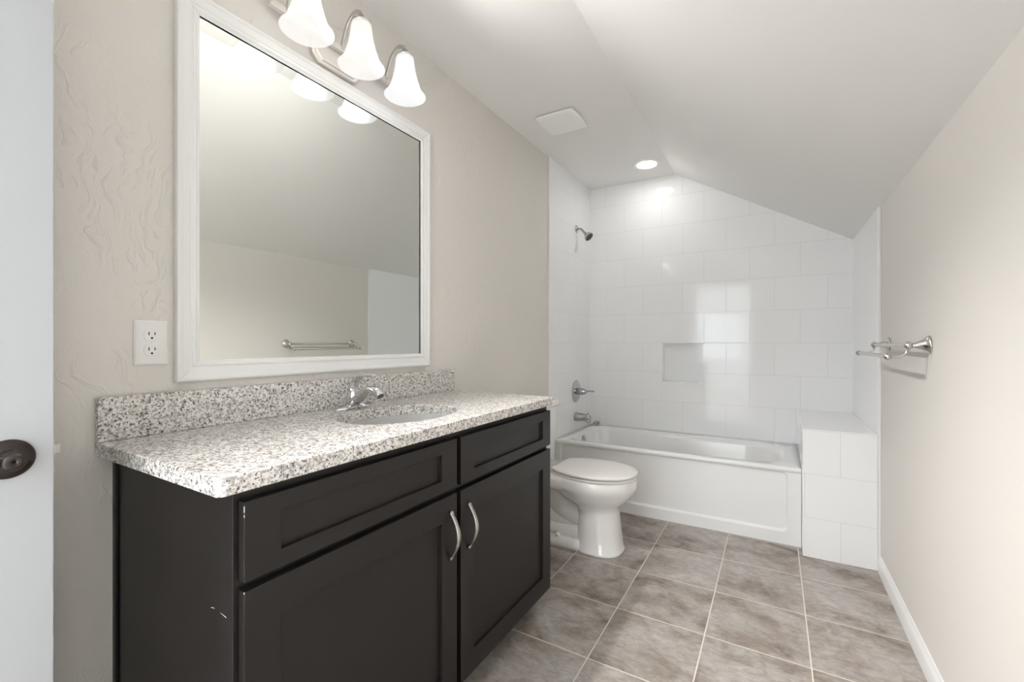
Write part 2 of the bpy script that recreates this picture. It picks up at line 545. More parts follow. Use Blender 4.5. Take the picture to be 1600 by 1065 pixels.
# tiled back wall with the soap niche cut into it
NX0, NX1, NZ0, NZ1, ND = 0.612, 0.907, 0.820, 1.125, 0.09
bm = newbm()
zs = lambda x: ZC if x <= XS else ZC - (x - XS) * (ZC - ZK) / (W - XS)
def bw(x0, x1, z0, z1=None):
    face(bm, [(x0, YB, z0), (x1, YB, z0), (x1, YB, zs(x1) if z1 is None else z1), (x0, YB, zs(x0) if z1 is None else z1)])
bw(0, NX0, 0)
bw(NX0, XS, 0, NZ0); bw(NX0, XS, NZ1)
bw(XS, NX1, 0, NZ0); bw(XS, NX1, NZ1)
bw(NX1, W, 0)
bmesh.ops.remove_doubles(bm, verts=bm.verts, dist=1e-5)
for q in ([(NX0, YB, NZ0), (NX0, YB, NZ1), (NX0, YB + ND, NZ1), (NX0, YB + ND, NZ0)],
          [(NX1, YB, NZ0), (NX1, YB + ND, NZ0), (NX1, YB + ND, NZ1), (NX1, YB, NZ1)],
          [(NX0, YB, NZ1), (NX1, YB, NZ1), (NX1, YB + ND, NZ1), (NX0, YB + ND, NZ1)],
          [(NX0, YB, NZ0), (NX0, YB + ND, NZ0), (NX1, YB + ND, NZ0), (NX1, YB, NZ0)]):
    face(bm, q, 1)
face(bm, [(NX0, YB + ND, NZ0), (NX1, YB + ND, NZ0), (NX1, YB + ND, NZ1), (NX0, YB + ND, NZ1)], 1)
# outer shell so the wall has thickness
face(bm, [(-0.1, YB + 0.12, 0), (-0.1, YB + 0.12, ZC), (W + 0.1, YB + 0.12, ZC), (W + 0.1, YB + 0.12, 0)])
M['niche'] = simple('white niche tile', (0.885, 0.89, 0.895), 0.08, bump=0.01, bscale=8, spec=0.36)
o = struct('wall_back', bm, [M['tile_b'], M['niche']])

# tile cladding on the alcove sides
bm = newbm(); box(bm, 0, TILE_T, YT, YB, 0, ZC)
struct('wall_shower_left', bm, M['tile_l'])
bm = newbm(); box(bm, 0, TILE_T + 0.002, YT - 0.009, YT, 0, ZC)
struct('trim_3', bm, M['plastic'], bevel=0.002)
bm = newbm()
loft(bm, [[(W - TILE_T, y, 0), (W, y, 0), (W, y, ZK), (W - TILE_T, y, zs(W - TILE_T))] for y in (YP, YB)])
struct('wall_shower_right', bm, M['niche'])
bm = newbm(); box(bm, W - TILE_T - 0.001, W, YP - 0.008, YP, ZP * 0 + 0.0, ZK)
struct('trim_4', bm, M['plastic'], bevel=0.002)

# tiled half wall at the end of the tub
bm = newbm()
fs = box(bm, XP, W - TILE_T, YP, YB, 0, ZP)
for f in fs:
    c = f.calc_center_median()
    f.material_index = 1 if abs(c.z - ZP) < 1e-4 else (2 if abs(c.x - XP) < 1e-4 else 0)
struct('wall_pony', bm, [M['tile_p'], M['niche'], M['niche']], bevel=0.004)

# baseboards
def baseboard(name, x0, sx, y0, y1):
    bm = newbm()
    prof = [(0, 0), (0.013, 0), (0.0135, 0.056), (0.010, 0.066), (0.006, 0.074), (0.004, 0.083), (0, 0.083)]
    loft(bm, [[(x0 + sx * a, y, z) for a, z in prof] for y in (y0, y1)])
    struct(name, bm, M['trim'], bevel=0.001)
baseboard('baseboard_right', W, -1, YN, YP - 0.009)
baseboard('baseboard_left', 0, 1, 1.71, YT - 0.01)

# the room beyond the doorway, lit by its window and an added fill lamp
bx0, bx1, by0, by1 = -1.6, 2.9, -4.5, YN - 0.12
bm = newbm(); box(bm, bx0, bx1, by0, by1 + 0.0, -0.06, -0.004); struct('floor_bedroom', bm, M['bed_floor'])
bm = newbm(); box(bm, bx0, bx1, by0, by1, ZC + 0.0, ZC + 0.05); struct('ceiling_bedroom', bm, M['bed_paint'])
bm = newbm(); box(bm, bx0 - 0.05, bx0, by0, by1, 0, ZC); struct('wall_bedroom_left', bm, M['bed_paint'])
bm = newbm(); box(bm, bx1, bx1 + 0.05, by0, by1, 0, ZC); struct('wall_bedroom_right', bm, M['bed_paint'])
bm = newbm(); box(bm, bx0, -0.101, by1 - 0.05, by1, 0, ZC); box(bm, W + 0.101, bx1, by1 - 0.05, by1, 0, ZC)
struct('wall_bedroom_near', bm, M['bed_paint'])
wx0, wx1, wz0, wz1 = -0.53, 0.69, 0.76, 1.80
bm = newbm()
box(bm, bx0, wx0, by0 - 0.1, by0, 0, ZC); box(bm, wx1, bx1, by0 - 0.1, by0, 0, ZC)
box(bm, wx0, wx1, by0 - 0.1, by0, 0, wz0); box(bm, wx0, wx1, by0 - 0.1, by0, wz1, ZC)
struct('wall_bedroom_far', bm, M['bed_paint'])
bm = newbm()
box(bm, wx0, wx0 + 0.04, by0 - 0.03, by0 + 0.02, wz0, wz1); box(bm, wx1 - 0.04, wx1, by0 - 0.03, by0 + 0.02, wz0, wz1)
box(bm, wx0, wx1, by0 - 0.03, by0 + 0.02, wz0, wz0 + 0.04); box(bm, wx0, wx1, by0 - 0.03, by0 + 0.02, wz1 - 0.04, wz1)
box(bm, (wx0 + wx1) / 2 - 0.02, (wx0 + wx1) / 2 + 0.02, by0 - 0.03, by0 + 0.02, wz0, wz1)
o = struct('window_1', bm, M['trim'])

# ------------------------------------------------------------------ door (open, at the left edge)
dr = thing('door', 'white interior door standing open at the left edge, dark bronze lever', 'door', (0.283, -0.51, 0.01))
dr['kind'] = 'thing'
DXF, DXB, DY1 = 0.300, 0.265, 0.2519
bm = newbm(); box(bm, DXB, DXF, -0.51, DY1, 0.012, 2.032)
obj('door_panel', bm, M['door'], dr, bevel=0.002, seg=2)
RC = Vector((DXF, 0.1977, 0.9404))
bm = newbm(); lathe(bm, RC, (1, 0, 0), [(0, 0.0318), (0.003, 0.0318), (0.006, 0.0295), (0.009, 0.024), (0.011, 0.018)], 40)
ros = obj('rosette', bm, M['bronze'], dr, smooth=False, bevel=0.0008)
bm = newbm(); lathe(bm, RC + Vector((0.010, 0, 0)), (1, 0, 0), [(0, 0.0165), (0.010, 0.0155), (0.012, 0.0138), (0.028, 0.0132), (0.031, 0.0115), (0.0318, 0.002), (0.028, 0.0018)], 32, cap1=True)
tube(bm, [RC + Vector((0.024, -0.004, 0)), RC + Vector((0.027, -0.022, 0.001)), RC + Vector((0.032, -0.05, 0.0)), RC + Vector((0.034, -0.105, -0.003))], [0.0085, 0.0085, 0.0075, 0.006], flat=1.15)
obj('lever', bm, M['bronze'], dr, smooth=True)
bm = newbm(); box(bm, 0.270, 0.295, DY1 - 0.001, DY1 + 0.0012, 0.912, 0.972)
obj('latch_plate', bm, M['nickel'], dr, bevel=0.0005)
bm = newbm()
loft(bm, [[(0.276, DY1, z), (0.289, DY1, z), (0.289, DY1 + 0.003, z), (0.279, DY1 + 0.0125, z), (0.276, DY1 + 0.0125, z)] for z in (0.935, 0.951)])
obj('latch_bolt', bm, M['nickel_l'], dr, bevel=0.0006)

# ------------------------------------------------------------------ vanity cabinet
CY0, CY1, CXF, CZ0, CZ1 = 0.428, 1.7085, 0.530, 0.098, 0.8628
van = thing('vanity_cabinet', 'dark espresso bathroom vanity cabinet under the granite countertop', 'cabinet', (0.27, 1.07, 0))
bm = newbm()
box(bm, 0.002, CXF, CY0, CY0 + 0.018, CZ0, CZ1)          # left end panel
box(bm, 0.002, CXF, CY1 - 0.018, CY1, CZ0, CZ1)
box(bm, 0.002, CXF - 0.02, CY0 + 0.018, CY1 - 0.018, CZ0, CZ0 + 0.018)
box(bm, 0.002, 0.010, CY0 + 0.018, CY1 - 0.018, CZ0, CZ1)
obj('carcass', bm, M['cab'], van, bevel=0.001)
bm = newbm()                                              # face frame in the gaps
for y0, y1 in ((CY0 + 0.018, CY0 + 0.05), (1.045, 1.092), (CY1 - 0.05, CY1 - 0.018)):
    box(bm, CXF - 0.02, CXF - 0.001, y0, y1, CZ0, CZ1)
for z0, z1 in ((CZ0, 0.13), (0.665, 0.71), (0.825, CZ1)):
    for y0, y1 in ((CY0 + 0.05, 1.045), (1.092, CY1 - 0.05)):
        box(bm, CXF - 0.02, CXF - 0.001, y0, y1, z0, z1)
obj('face_frame', bm, M['cab_in'], van)
bm = newbm(); box(bm, 0.45, 0.465, CY0 + 0.002, CY1 - 0.002, 0.001, CZ0)
box(bm, 0.002, 0.45, CY0 + 0.002, CY0 + 0.02, 0.001, CZ0); box(bm, 0.002, 0.45, CY1 - 0.02, CY1 - 0.002, 0.001, CZ0)
obj('toe_kick', bm, M['cab_in'], van)
bm = newbm(); box(bm, 0.001, 0.018, CY0 - 0.006, CY0, 0.001, CZ1)
obj('scribe_strip', bm, M['cab'], van, bevel=0.001)

def shaker(name, y0, y1, z0, z1, sw, rw):
    """shaker front: four frame members around a recessed panel, front face at x = CXF + .02"""
    xb, xf, xp = CXF + 0.001, CXF + 0.0205, CXF + 0.0105
    bm = newbm()
    o4 = [(y0, z0), (y1, z0), (y1, z1), (y0, z1)]
    i4 = [(y0 + sw, z0 + rw), (y1 - sw, z0 + rw), (y1 - sw, z1 - rw), (y0 + sw, z1 - rw)]
    loft(bm, [[(xb, a, c) for a, c in o4], [(xf, a, c) for a, c in o4], [(xf, a, c) for a, c in i4], [(xp, a, c) for a, c in i4]])
    return obj(name, bm, M['cab'], van, bevel=0.0012)

DG = 1.0588
shaker('drawer_front', 0.4375, DG, 0.6950, 0.8415, 0.070, 0.0355)
shaker('drawer_front', 1.0778, 1.7035, 0.6950, 0.8415, 0.070, 0.0355)
dL = shaker('door', 0.4375, DG, 0.086, 0.6785, 0.070, 0.072)
dR = shaker('door', 1.0778, 1.7035, 0.086, 0.6785, 0.070, 0.072)

def pull(y, z0, z1, parent):
    bm = newbm()
    x = CXF + 0.0205
    zc, h = (z0 + z1) / 2, (z1 - z0) / 2
    pts, rad, fl = [], [], []
    for t in (-1.0, -0.92, -0.80, -0.55, -0.25, 0.0, 0.25, 0.55, 0.80, 0.92, 1.0):
        a = abs(t)
        ex = 0.0045 if a > 0.95 else (0.006 if a > 0.85 else 0.006 + 0.026 * math.cos((a / 0.86) * PI / 2) ** 0.8)
        pts.append((x + ex, y, zc + t * h))
        rad.append(0.005 if a > 0.95 else (0.0080 if a > 0.85 else 0.0054 + 0.0030 * (1 - a)))
        fl.append(0.55)
    tube(bm, pts, rad, n=14, sub=5, flat=fl, up=(1, 0, 0))
    for s in (-0.92, 0.92):
        lathe(bm, (x - 0.0005, y, zc + s * h), (1, 0, 0), [(0, 0.0062), (0.005, 0.005), (0.007, 0.0045)], 14)
    obj('handle', bm, M['pull'], parent, smooth=True)['label'] = 'satin nickel arched bar pull'
pull(1.0265, 0.489, 0.634, dL)
pull(1.117, 0.487, 0.631, dR)

# chipped paint on the near corner
for x, z0, z1, r in ((CXF + 0.0200, 0.823, 0.834, 0.0008), (CXF + 0.0202, 0.814, 0.819, 0.0005), (CXF + 0.0200, 0.6755, 0.679, 0.0009)):
    bm = newbm()
    box(bm, x - r, x + 0.0006, 0.4375 - 0.0004, 0.4375 + r * 0.8, z0, z1)
    obj('paint_chip', bm, M['chip'], van)
bm = newbm()
tube(bm, [(0.452, CY0 - 0.0001, 0.6265), (0.459, CY0 - 0.0002, 0.629), (0.467, CY0 - 0.0001, 0.629)], [0.0002, 0.0006, 0.0002], n=6)
bm2 = newbm()
tube(bm2, [(0.486, CY0 - 0.0001, 0.628), (0.498, CY0 - 0.0002, 0.627), (0.508, CY0 - 0.0001, 0.6255)], [0.0001, 0.0004, 0.0006], n=6)
obj('scratch', bm, M['chip'], van)
obj('scratch', bm2, M['chip'], van)

# ------------------------------------------------------------------ granite countertop with backsplash
KY0, KY1, KX1, KZ0, KZ1 = 0.390, 1.7238, 0.5575, 0.8630, 0.8965
SX, SY, SA, SB = 0.310, 1.067, 0.160, 0.215      # sink cut-out
top = thing('countertop', 'speckled white granite vanity countertop with short backsplash', 'countertop', (0.28, 1.06, KZ0))
def outline(inset):
    r = max(0.022 - inset, 0.004)
    x0, x1, y0, y1 = 0.0015, KX1 - inset, KY0 + inset, KY1 - inset
    pts = []
    for cx, cy, a0, rr in ((x1 - r, y1 - r, 0, r), (x0, y1, PI / 2, 0), (x0, y0, PI, 0), (x1 - r, y0 + r, 1.5 * PI, r)):
        for k in range(9 if rr else 1):
            a = a0 + (PI / 2 * k / 8 if rr else 0)
            pts.append((cx + rr * math.cos(a), cy + rr * math.sin(a)))
    # densify long edges
    out = []
    for i, p in enumerate(pts):
        q = pts[(i + 1) % len(pts)]
        d = math.hypot(q[0] - p[0], q[1] - p[1]); n = max(1, int(d / 0.03))
        for k in range(n):
            out.append((p[0] + (q[0] - p[0]) * k / n, p[1] + (q[1] - p[1]) * k / n))
    return out
bm = newbm()
out0 = outline(0.0)
def scaled(pts, inset):
    res = []
    for x, y in pts:
        nx_ = max(min(x, KX1 - inset), 0.0015); ny_ = max(min(y, KY1 - inset), KY0 + inset)
        res.append((nx_, ny_))
    return res
out1 = scaled(out0, 0.002)
def ell(pts, da=0.0):
    res = []
    for x, y in pts:
        a = math.atan2((y - SY) / SB, (x - SX) / SA)
        res.append((SX + (SA + da) * math.cos(a), SY + (SB + da) * math.sin(a)))
    return res
h0 = ell(out0, 0.0)
h1 = ell(out0, 0.002)
R3 = lambda pts, z: [(x, y, z) for x, y in pts]
rings = [R3(h0, KZ0), R3(out1, KZ0), R3(out0, KZ0 + 0.002), R3(out0, KZ1 - 0.002), R3(out1, KZ1), R3(h1, KZ1), R3(h0, KZ1 - 0.002), R3(h0, KZ0)]
loft(bm, rings, False, False)
bmesh.ops.remove_doubles(bm, verts=bm.verts, dist=1e-6)
obj('slab', bm, M['granite'], top)
bm = newbm(); box(bm, 0.0015, 0.021, KY0, KY1, KZ1 + 0.0003, 1.0008)
obj('backsplash', bm, M['granite'], top, bevel=0.0018)

# ------------------------------------------------------------------ undermount sink
sk = thing('sink', 'white oval undermount sink set in the granite countertop', 'sink', (SX, SY, 0.72))
bm = newbm()
n = 48
rings = []
for z, k in ((0.8627, 1.10), (0.8627, 1.0), (0.855, 0.985), (0.83, 0.95), (0.79, 0.86), (0.755, 0.70), (0.735, 0.48), (0.728, 0.25), (0.726, 0.10)):
    rings.append([(SX + SA * k * math.cos(2 * PI * j / n), SY + SB * k * math.sin(2 * PI * j / n), z) for j in range(n)])
loft(bm, rings, False, True)
bmesh.ops.solidify(bm, geom=bm.faces[:], thickness=0.006)
obj('basin', bm, M['porc'], sk, smooth=True)
bm = newbm(); lathe(bm, (SX, SY, 0.7265), (0, 0, 1), [(0, 0.022), (0.002, 0.022), (0.003, 0.018), (0.003, 0.008), (0.006, 0.006)], 24)
obj('drain', bm, M['chrome'], sk, bevel=0.0005)

# ------------------------------------------------------------------ faucet
FX, FY = 0.082, 1.060
fc = thing('faucet', 'chrome single lever faucet behind the sink on granite countertop', 'faucet', (FX, FY, KZ1))
bm = newbm()
rings = []
for t in [i / 20 for i in range(21)]:
    s = -1 + 2 * t
    y = FY + 0.077 * s
    wv = 0.028 * math.sqrt(max(0, 1 - abs(s) ** 3.2)) + 0.0005
    h = 0.006 + 0.020 * max(0, (1 - abs(s))) ** 1.1
    if abs(s) > 0.99: h = 0.0015
    rings.append([(FX + wv * math.cos(a), y, KZ1 + h * max(0, math.sin(a)) ** 0.8) for a in [PI * j / 12 for j in range(13)]] + [(FX - wv * 0.99, y, KZ1 + 0.0003), (FX + wv * 0.99, y, KZ1 + 0.0003)])
loft(bm, rings)
obj('base_plate', bm, M['chrome'], fc, smooth=True)
bm = newbm()
lathe(bm, (FX, FY, KZ1 + 0.012), (0.08, 0, 1), [(0, 0.027), (0.010, 0.0245), (0.025, 0.0215), (0.045, 0.0195), (0.054, 0.0165), (0.058, 0.009)], 28)
obj('body', bm, M['chrome'], fc, smooth=True)
bm = newbm()
tube(bm, [(FX - 0.004, FY, KZ1 + 0.022), (FX + 0.022, FY, KZ1 + 0.032), (FX + 0.055, FY, KZ1 + 0.056), (FX + 0.090, FY, KZ1 + 0.072), (FX + 0.122, FY, KZ1 + 0.068), (FX + 0.140, FY, KZ1 + 0.052)],
     [0.027, 0.026, 0.0225, 0.0200, 0.0185, 0.0170], n=20, sub=6, flat=[0.62, 0.58, 0.58, 0.66, 0.82, 0.92])
obj('spout', bm, M['chrome'], fc, smooth=True)
bm = newbm(); lathe(bm, (FX + 0.1395, FY, KZ1 + 0.053), (0.55, 0, -0.85), [(0, 0.0115), (0.005, 0.0115), (0.005, 0.009)], 20)
obj('aerator', bm, M['rubber'], fc, smooth=False)
bm = newbm()
tube(bm, [(FX + 0.002, FY, KZ1 + 0.066), (FX + 0.007, FY, KZ1 + 0.082), (FX + 0.022, FY, KZ1 + 0.104), (FX + 0.052, FY, KZ1 + 0.118), (FX + 0.085, FY, KZ1 + 0.121), (FX + 0.112, FY, KZ1 + 0.1195)],
     [0.0195, 0.0185, 0.0170, 0.0160, 0.0150, 0.0080], n=18, sub=6, flat=[0.92, 0.62, 0.46, 0.38, 0.40, 0.5])
obj('handle', bm, M['chrome'], fc, smooth=True)

# ------------------------------------------------------------------ framed mirror
MY0, MY1, MZ0, MZ1, FW = 0.5475, 1.5480, 1.0240, 2.0900, 0.058
mir = thing('mirror', 'large framed wall mirror with white moulded frame above vanity', 'mirror', (0, 1.05, MZ0))
PROF = [(0.0, 0.0005), (0.0, 0.014), (0.0025, 0.019), (0.007, 0.0205), (0.012, 0.0195), (0.016, 0.017), (0.034, 0.0135), (0.036, 0.0115), (0.040, 0.0115), (0.043, 0.0145), (0.047, 0.0150), (0.050, 0.013), (0.052, 0.0115), (0.058, 0.0100), (0.058, 0.0088), (0.042, 0.0088), (0.042, 0.0005)]
def rail(k):
    """mitred moulding rail: k 0 bottom, 1 right, 2 top, 3 left"""
    bm = newbm()
    g = 0.0005
    ra, rb = [], []
    for t, h in PROF:
        if k == 0: a, b = (MY0 + t + g, MZ0 + t), (MY1 - t - g, MZ0 + t)
        if k == 1: a, b = (MY1 - t, MZ0 + t + g), (MY1 - t, MZ1 - t - g)
        if k == 2: a, b = (MY1 - t - g, MZ1 - t), (MY0 + t + g, MZ1 - t)
        if k == 3: a, b = (MY0 + t, MZ1 - t - g), (MY0 + t, MZ0 + t + g)
        ra.append((h, *a)); rb.append((h, *b))
    loft(bm, [ra, rb])
    obj('frame_rail', bm, M['trim'], mir)
for k in range(4):
    rail(k)
bm = newbm(); box(bm, 0.0006, 0.0055, MY0 + FW - 0.014, MY1 - FW + 0.014, MZ0 + FW - 0.014, MZ1 - FW + 0.014)
obj('mirror_glass', bm, M['glassm'], mir)

# ------------------------------------------------------------------ vanity light
SHY = [0.843, 1.050, 1.260]
SHX, RIMZ = 0.1405, 2.086
vl = thing('vanity_light', 'three bell shade brushed nickel vanity light above the mirror', 'wall lamp', (0, 1.05, 2.18))
def chamf(y0, y1, z0, z1, c):
    return [(y0 + c, z0), (y1 - c, z0), (y1, z0 + c), (y1, z1 - c), (y1 - c, z1), (y0 + c, z1), (y0, z1 - c), (y0, z0 + c)]
bm = newbm()
def ins(d): return chamf(0.949 + d, 1.151 - d, 2.104 + d, 2.266 - d, 0.025)
loft(bm, [[(0.0006, *p) for p in ins(0)], [(0.012, *p) for p in ins(0)], [(0.016, *p) for p in ins(0.004)], [(0.016, *p) for p in ins(0.010)], [(0.021, *p) for p in ins(0.013)]])
obj('backplate', bm, M['nickel_l'], vl, bevel=0.0006)
bm = newbm(); box(bm, 0.022, 0.040, 0.787, 1.316, 2.174, 2.196)
obj('crossbar', bm, M['nickel_l'], vl, bevel=0.002)
for i, y in enumerate(SHY):
    bm = newbm()
    tube(bm, [(0.036, y, 2.186), (0.046, y, 2.215), (0.066, y, 2.258), (0.098, y, 2.287), (0.126, y, 2.283), (0.1395, y, 2.262), (SHX, y, 2.246)], [0.0085, 0.0085, 0.008, 0.0075, 0.0075, 0.008, 0.009], n=14, sub=6, flat=0.65, up=(0, 1, 0))
    obj('arm', bm, M['nickel'], vl, smooth=True)
    bm = newbm(); lathe(bm, (SHX, y, 2.262), (0, 0, -1), [(0, 0.011), (0.006, 0.013), (0.014, 0.024), (0.022, 0.0335), (0.026, 0.0340), (0.030, 0.030)], 28)
    obj('socket_cap', bm, M['nickel'], vl, smooth=True)
    bm = newbm()
    outp = [(2.240, 0.0295), (2.238, 0.0320), (2.225, 0.0345), (2.200, 0.0372), (2.170, 0.0425), (2.140, 0.0500), (2.115, 0.0590), (2.098, 0.0680), (2.088, 0.0760), (2.086, 0.0785)]
    inp = [(2.0868, 0.0760), (2.090, 0.0730), (2.100, 0.0640), (2.117, 0.0555), (2.142, 0.0465), (2.172, 0.0390), (2.202, 0.0340), (2.228, 0.0310)]
    lathe(bm, (SHX, y, 0), (0, 0, 1), outp + inp, 40, cap0=False, cap1=True)
    sh = obj('shade', bm, M['shade%d' % i], vl, smooth=True)
    bm = newbm(); lathe(bm, (SHX, y, 2.218), (0, 0, -1), [(0, 0.011), (0.012, 0.013), (0.026, 0.022), (0.040, 0.027), (0.052, 0.026), (0.060, 0.021), (0.063, 0.015), (0.064, 0.004)], 24)
    obj('bulb', bm, M['bulb%d' % i], sh, smooth=True)
    pl = bpy.data.lights.new('bulb_light', 'SPOT')
    pl.energy = BULB_W[i]; pl.color = SH_COL[i]; pl.shadow_soft_size = 0.03
    pl.spot_size = math.radians(166); pl.spot_blend = 1.0
    po = bpy.data.objects.new('bulb_light', pl); COL.objects.link(po)
    po.location = (SHX, y, 2.142)
    po.rotation_euler = Vector((1, 0, -0.18)).to_track_quat('-Z', 'Y').to_euler()

# ------------------------------------------------------------------ outlet
ol = thing('power_outlet', 'white double power outlet on the beige wall left of mirror', 'outlet', (0, 0.4975, 1.13))
OY0, OY1, OZ0, OZ1 = 0.462, 0.5345, 1.0728, 1.1868
bm = newbm()
loft(bm, [[(0.0004, *p) for p in rrect(OY0, OY1, OZ0, OZ1, 0.003)], [(0.003, *p) for p in rrect(OY0, OY1, OZ0, OZ1, 0.003)], [(0.0058, *p) for p in rrect(OY0 + 0.004, OY1 - 0.004, OZ0 + 0.004, OZ1 - 0.004, 0.003)]])
obj('cover_plate', bm, M['plastic'], ol, bevel=0.0006)
for zc in (1.1495, 1.1105):
    bm = newbm()
    yc = 0.4983
    ring = []
    for k in range(40):
        a = 2 * PI * k / 40
        yy, zz = 0.0172 * math.cos(a), 0.0172 * math.sin(a)
        ring.append((yc + yy, zc + max(-0.0142, min(0.0142, zz))))
    loft(bm, [[(0.005, *p) for p in ring], [(0.0076, *p) for p in ring]])
    rc = obj('receptacle', bm, M['plastic'], ol, bevel=0.0006)
    bm = newbm()
    for dy, h in ((-0.0063, 0.0085), (0.0063, 0.0070)):
        box(bm, 0.0074, 0.0079, yc + dy - 0.0011, yc + dy + 0.0011, zc + 0.0035 - h / 2, zc + 0.0035 + h / 2)
    lathe(bm, (0.0074, yc, zc - 0.0078), (1, 0, 0), [(0, 0.0026), (0.0005, 0.0026)], 16)
    obj('slots', bm, M['dark'], rc)
bm = newbm(); lathe(bm, (0.0055, 0.4983, 1.130), (1, 0, 0), [(0, 0.003), (0.0008, 0.003), (0.0012, 0.002)], 14)
obj('screw', bm, M['plastic'], ol)

# ------------------------------------------------------------------ ceiling: vent grille, recessed light
vg = thing('vent_grille', 'white square exhaust fan grille on the flat ceiling', 'vent', (0.294, 2.393, ZC))
bm = newbm()
def bowed(x0, x1, y0, y1, bow, n=8):
    pts = []
    c = [(x0, y0), (x1, y0), (x1, y1), (x0, y1)]
    nrm = [(0, -1), (1, 0), (0, 1), (-1, 0)]
    for i in range(4):
        p, q = c[i], c[(i + 1) % 4]
        bw_ = bow if i in (1, 3) else bow * 0.25
        for k in range(n):
            t = k / n
            e = bw_ * 4 * t * (1 - t)
            pts.append((p[0] + (q[0] - p[0]) * t + nrm[i][0] * e, p[1] + (q[1] - p[1]) * t + nrm[i][1] * e))
    return pts
vx0, vx1, vy0, vy1 = 0.183, 0.405, 2.272, 2.512
loft(bm, [[(*p, ZC - 0.006) for p in bowed(vx0, vx1, vy0, vy1, 0.012)],
          [(*p, ZC - 0.014) for p in bowed(vx0, vx1, vy0, vy1, 0.012)],
          [(*p, ZC - 0.019) for p in bowed(vx0 + 0.010, vx1 - 0.010, vy0 + 0.012, vy1 - 0.012, 0.011)],
          [(*p, ZC - 0.0195) for p in bowed(vx0 + 0.018, vx1 - 0.018, vy0 + 0.022, vy1 - 0.022, 0.010)],
          [(*p, ZC - 0.022) for p in bowed(vx0 + 0.06, vx1 - 0.06, vy0 + 0.06, vy1 - 0.06, 0.006)]])
obj('cover', bm, M['vent'], vg, bevel=0.0015)
bm = newbm(); box(bm, vx0 + 0.014, vx1 - 0.014, vy0 + 0.014, vy1 - 0.014, ZC - 0.007, ZC - 0.0003)
obj('housing', bm, M['rubber'], vg)

LX, LY = 0.568, 3.288
rl = thing('recessed_light', 'round white recessed ceiling light lit above the tub', 'ceiling light', (LX, LY, ZC))
bm = newbm()
lathe(bm, (LX, LY, ZC), (0, 0, -1), [(0.0003, 0.098), (0.003, 0.0975), (0.0055, 0.093), (0.0066, 0.082), (0.0070, 0.070), (0.0070, 0.060)], 64, cap0=True, cap1=True)
obj('trim_ring', bm, M['vent'], rl, smooth=True)
bm = newbm(); lathe(bm, (LX, LY, ZC - 0.0068), (0, 0, -1), [(0, 0.067), (0.0020, 0.066), (0.0032, 0.060), (0.0040, 0.040)], 64)
obj('lens', bm, M['led'], rl, smooth=False)

# ------------------------------------------------------------------ bathtub
tb = thing('bathtub', 'white alcove bathtub with panelled apron against tiled walls', 'bathtub', (0.75, 3.25, 0))
TX0, TX1, TY0, TY1 = TILE_T + 0.001, XP - 0.001, YF, YB - 0.001
bm = newbm()
def tub_ring(x0, x1, y0, y1, rl_, rr_, z, n=10):
    pts = []
    for cx, cy, a0, r in ((x1 - rr_, y1 - rr_, 0, rr_), (x0 + rl_, y1 - rl_, PI / 2, rl_), (x0 + rl_, y0 + rl_, PI, rl_), (x1 - rr_, y0 + rr_, 1.5 * PI, rr_)):
        for k in range(n + 1):
            a = a0 + PI / 2 * k / n
            pts.append((cx + r * math.cos(a), cy + r * math.sin(a), z))
    return pts
rings = [tub_ring(TX0, TX1, TY0 + 0.016, TY1, 0.002, 0.002, ZT - 0.03),
         tub_ring(TX0, TX1, TY0, TY1, 0.002, 0.002, ZT - 0.026),
         tub_ring(TX0, TX1, TY0, TY1, 0.002, 0.002, ZT - 0.010),
         tub_ring(TX0, TX1, TY0 + 0.003, TY1, 0.002, 0.002, ZT - 0.003),
         tub_ring(TX0, TX1, TY0 + 0.010, TY1, 0.002, 0.002, ZT),
         tub_ring(TX0 + 0.062, TX1 - 0.075, TY0 + 0.062, TY1 - 0.050, 0.12, 0.20, ZT - 0.001),
         tub_ring(TX0 + 0.072, TX1 - 0.090, TY0 + 0.072, TY1 - 0.060, 0.12, 0.20, ZT - 0.008),
         tub_ring(TX0 + 0.082, TX1 - 0.115, TY0 + 0.082, TY1 - 0.070, 0.12, 0.20, ZT - 0.035),
         tub_ring(TX0 + 0.100, TX1 - 0.15, TY0 + 0.105, TY1 - 0.095, 0.11, 0.18, ZT - 0.18),
         tub_ring(TX0 + 0.125, TX1 - 0.20, TY0 + 0.135, TY1 - 0.125, 0.10, 0.15, ZT - 0.30),
         tub_ring(TX0 + 0.17, TX1 - 0.26, TY0 + 0.18, TY1 - 0.17, 0.08, 0.12, ZT - 0.335),
         tub_ring(TX0 + 0.30, TX1 - 0.40, TY0 + 0.25, TY1 - 0.24, 0.05, 0.06, ZT - 0.340)]
loft(bm, rings, False, True)
obj('basin', bm, M['tub'], tb, smooth=False, bevel=0.0, )
for p in tb.children[-1].data.polygons: p.use_smooth = True
